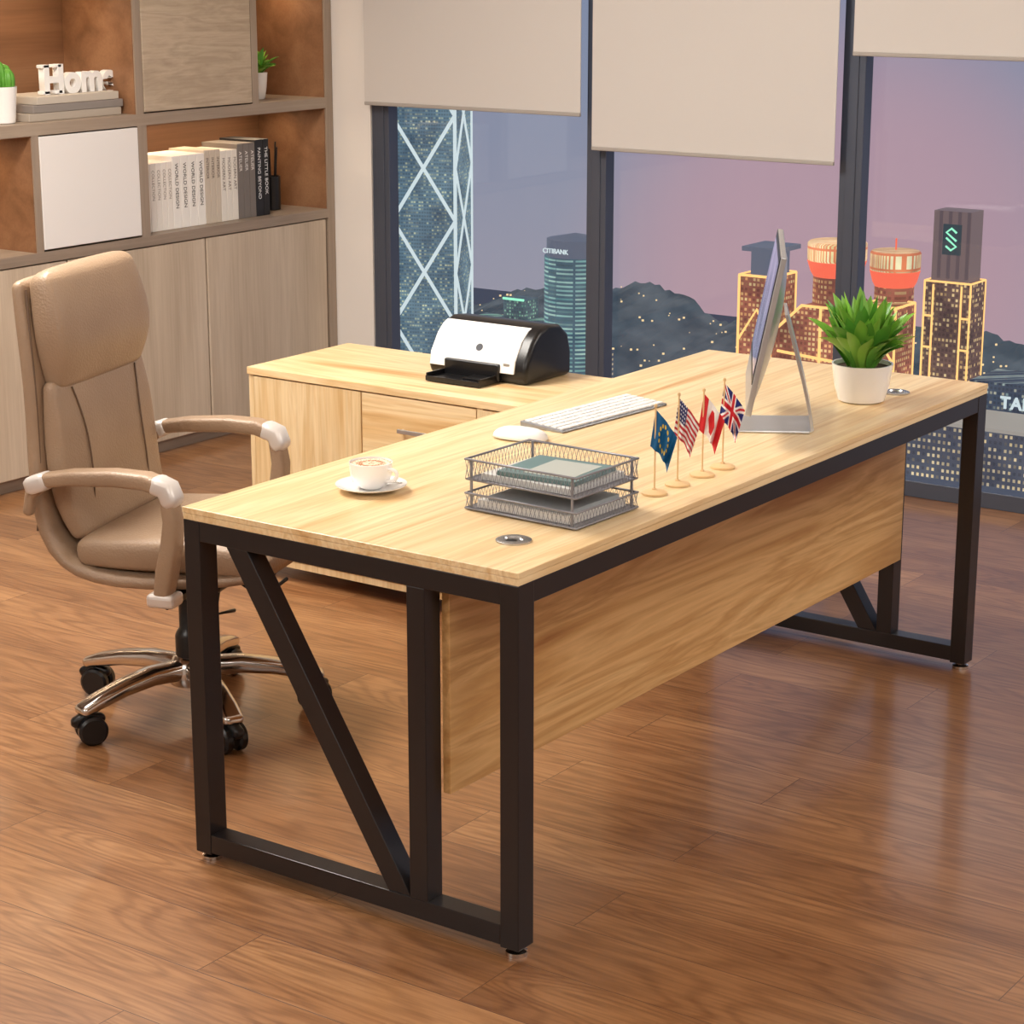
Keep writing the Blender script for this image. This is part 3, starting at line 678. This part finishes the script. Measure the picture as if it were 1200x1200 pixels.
def ridge(y):
    for (a,za),(c,zc) in zip(rid,rid[1:]):
        if c<=y<=a:
            t=(y-c)/(a-c);t=t*t*(3-2*t);return zc+(za-zc)*t
    return rid[-1][1] if y<rid[-1][0] else rid[0][1]
V=[];F=[];nu,nv=260,14
rn=random.Random(2)
for i in range(nu+1):
    y=8+(92-8)*i/nu;zr=ridge(y)
    for j in range(nv+1):
        t=j/nv
        V.append((100-27*t,y,zr+(GZ-zr)*t**1.2+(rn.uniform(-.14,.14)+.2*sin(y*1.3)*sin(y*.37))*(1-t)))
for i in range(nu):
    for j in range(nv):
        a=i*(nv+1)+j;F.append((a,a+1,a+nv+2,a+nv+1))
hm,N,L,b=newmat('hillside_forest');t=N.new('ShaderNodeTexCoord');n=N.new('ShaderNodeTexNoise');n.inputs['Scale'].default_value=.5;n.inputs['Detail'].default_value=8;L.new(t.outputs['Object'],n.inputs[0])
r=ramp(N,[(.35,(62,74,86)),(.65,(92,102,112))]);L.new(n.outputs['Fac'],r.inputs[0]);L.new(r.outputs[0],b.inputs['Emission Color']);b.inputs['Emission Strength'].default_value=1;b.inputs['Base Color'].default_value=(.01,.01,.01,1);b.inputs['Specular IOR Level'].default_value=0  # slope emits its colour, distance haze painted in
hg=group('hillside');mesh('slope',V,F,hm,hg)
ll=[]
for i in range(800):
    y=rn.uniform(34,80);t=rn.uniform(.03,.9)**1.0;zr=ridge(y);x=100-27*t-.6;z=zr+(GZ-zr)*t**1.2+.3;s=rn.uniform(.03,.10)
    ll.append(((x,x+s),(y,y+s),(z,z+s)))
boxes('hillside_lights',ll,glow('warm_dots',(245,214,160),1.1),hg)
box('city_ground',(8,140),(-20,110),(GZ-.5,GZ),mat('asphalt_dark',(40,42,55),.9,emit=(52,60,76),estr=1))  # ground emits a painted dusk tone over the asphalt

# ---------------------------------------------------------------- world
wd=bpy.data.worlds.new('dusk');S.world=wd;wd.use_nodes=True;N=wd.node_tree.nodes;L=wd.node_tree.links
bg=N['Background'];t=N.new('ShaderNodeTexCoord');sx=N.new('ShaderNodeSeparateXYZ');L.new(t.outputs['Generated'],sx.inputs[0])
mr=N.new('ShaderNodeMapRange');mr.inputs[1].default_value=-.2;mr.inputs[2].default_value=.1;L.new(sx.outputs[2],mr.inputs[0])
r=ramp(N,[(0,(158,154,168)),(.25,(146,149,168)),(.5,(134,144,168)),(1,(118,132,160))]);L.new(mr.outputs[0],r.inputs[0])
dp=N.new('ShaderNodeVectorMath');dp.operation='DOT_PRODUCT';L.new(t.outputs['Generated'],dp.inputs[0]);dp.inputs[1].default_value=(.888,.439,-.145)
nn=N.new('ShaderNodeVectorMath');nn.operation='NORMALIZE'
mg=N.new('ShaderNodeMapRange');mg.interpolation_type='SMOOTHSTEP';mg.inputs[1].default_value=.992;mg.inputs[2].default_value=1.0;mg.inputs[4].default_value=.42;L.new(dp.outputs['Value'],mg.inputs[0])
mxg=N.new('ShaderNodeMixRGB');L.new(mg.outputs[0],mxg.inputs[0]);L.new(r.outputs[0],mxg.inputs[1]);mxg.inputs[2].default_value=lin((214,152,158))
L.new(mxg.outputs[0],bg.inputs[0]);bg.inputs[1].default_value=1.0

# ---------------------------------------------------------------- lights
def area(name,loc,size,power,col,target=None,sy=None):
    l=bpy.data.lights.new(name,'AREA');l.energy=power;l.color=col;l.size=size
    if sy:l.shape='RECTANGLE';l.size_y=sy
    o=bpy.data.objects.new(name,l);bpy.context.collection.objects.link(o);o.location=loc
    if target:
        o.rotation_euler=(Vector(target)-Vector(loc)).to_track_quat('-Z','Y').to_euler()
    return o
warm=(1,.94,.86)
area('added_key_light',(.7,2.0,2.74),1.6,170,warm,(1.0,.9,0),sy=1.2)  # unseen key light added under the ceiling, no fixture
area('added_fill_front',(-1.2,-1.6,2.74),2.6,75,(1,.95,.89),(.8,.6,.4),sy=2.0)  # added fill from the camera side, not a room lamp
area('added_fill_left',(-2.6,1.6,2.74),1.8,65,(1,.95,.89),(.8,1.2,.5),sy=1.8)  # added soft fill from the left, no lamp there
area('added_fill_right',(2.6,-1.4,2.74),1.6,70,warm,(2.2,-.4,0),sy=1.6)  # added fill that brightens the right-hand floor, no fixture
for i,(x,z,w_,p) in enumerate([(1.9,1.69,1.1,2.6),(1.65,1.185,.6,1.5),(3.05,1.185,.85,1.8),(3.36,1.69,.35,1.0)]):
    area('shelf_led_%d'%i,(x,YS+.2,z),w_,p,(1,.74,.48),(x,YS+.2,0),sy=.05)

# ---------------------------------------------------------------- camera
cam=bpy.data.cameras.new('camera');cam.sensor_width=36;cam.lens=2544.5/1200*36;cam.clip_end=500
co=bpy.data.objects.new('camera',cam);bpy.context.collection.objects.link(co)
co.location=(-3.0113,-2.1057,1.8354)
yaw,pitch=.6134,.2589
d=Vector((cos(pitch)*cos(yaw),cos(pitch)*sin(yaw),-sin(pitch)))
co.rotation_euler=d.to_track_quat('-Z','Y').to_euler()
S.camera=co
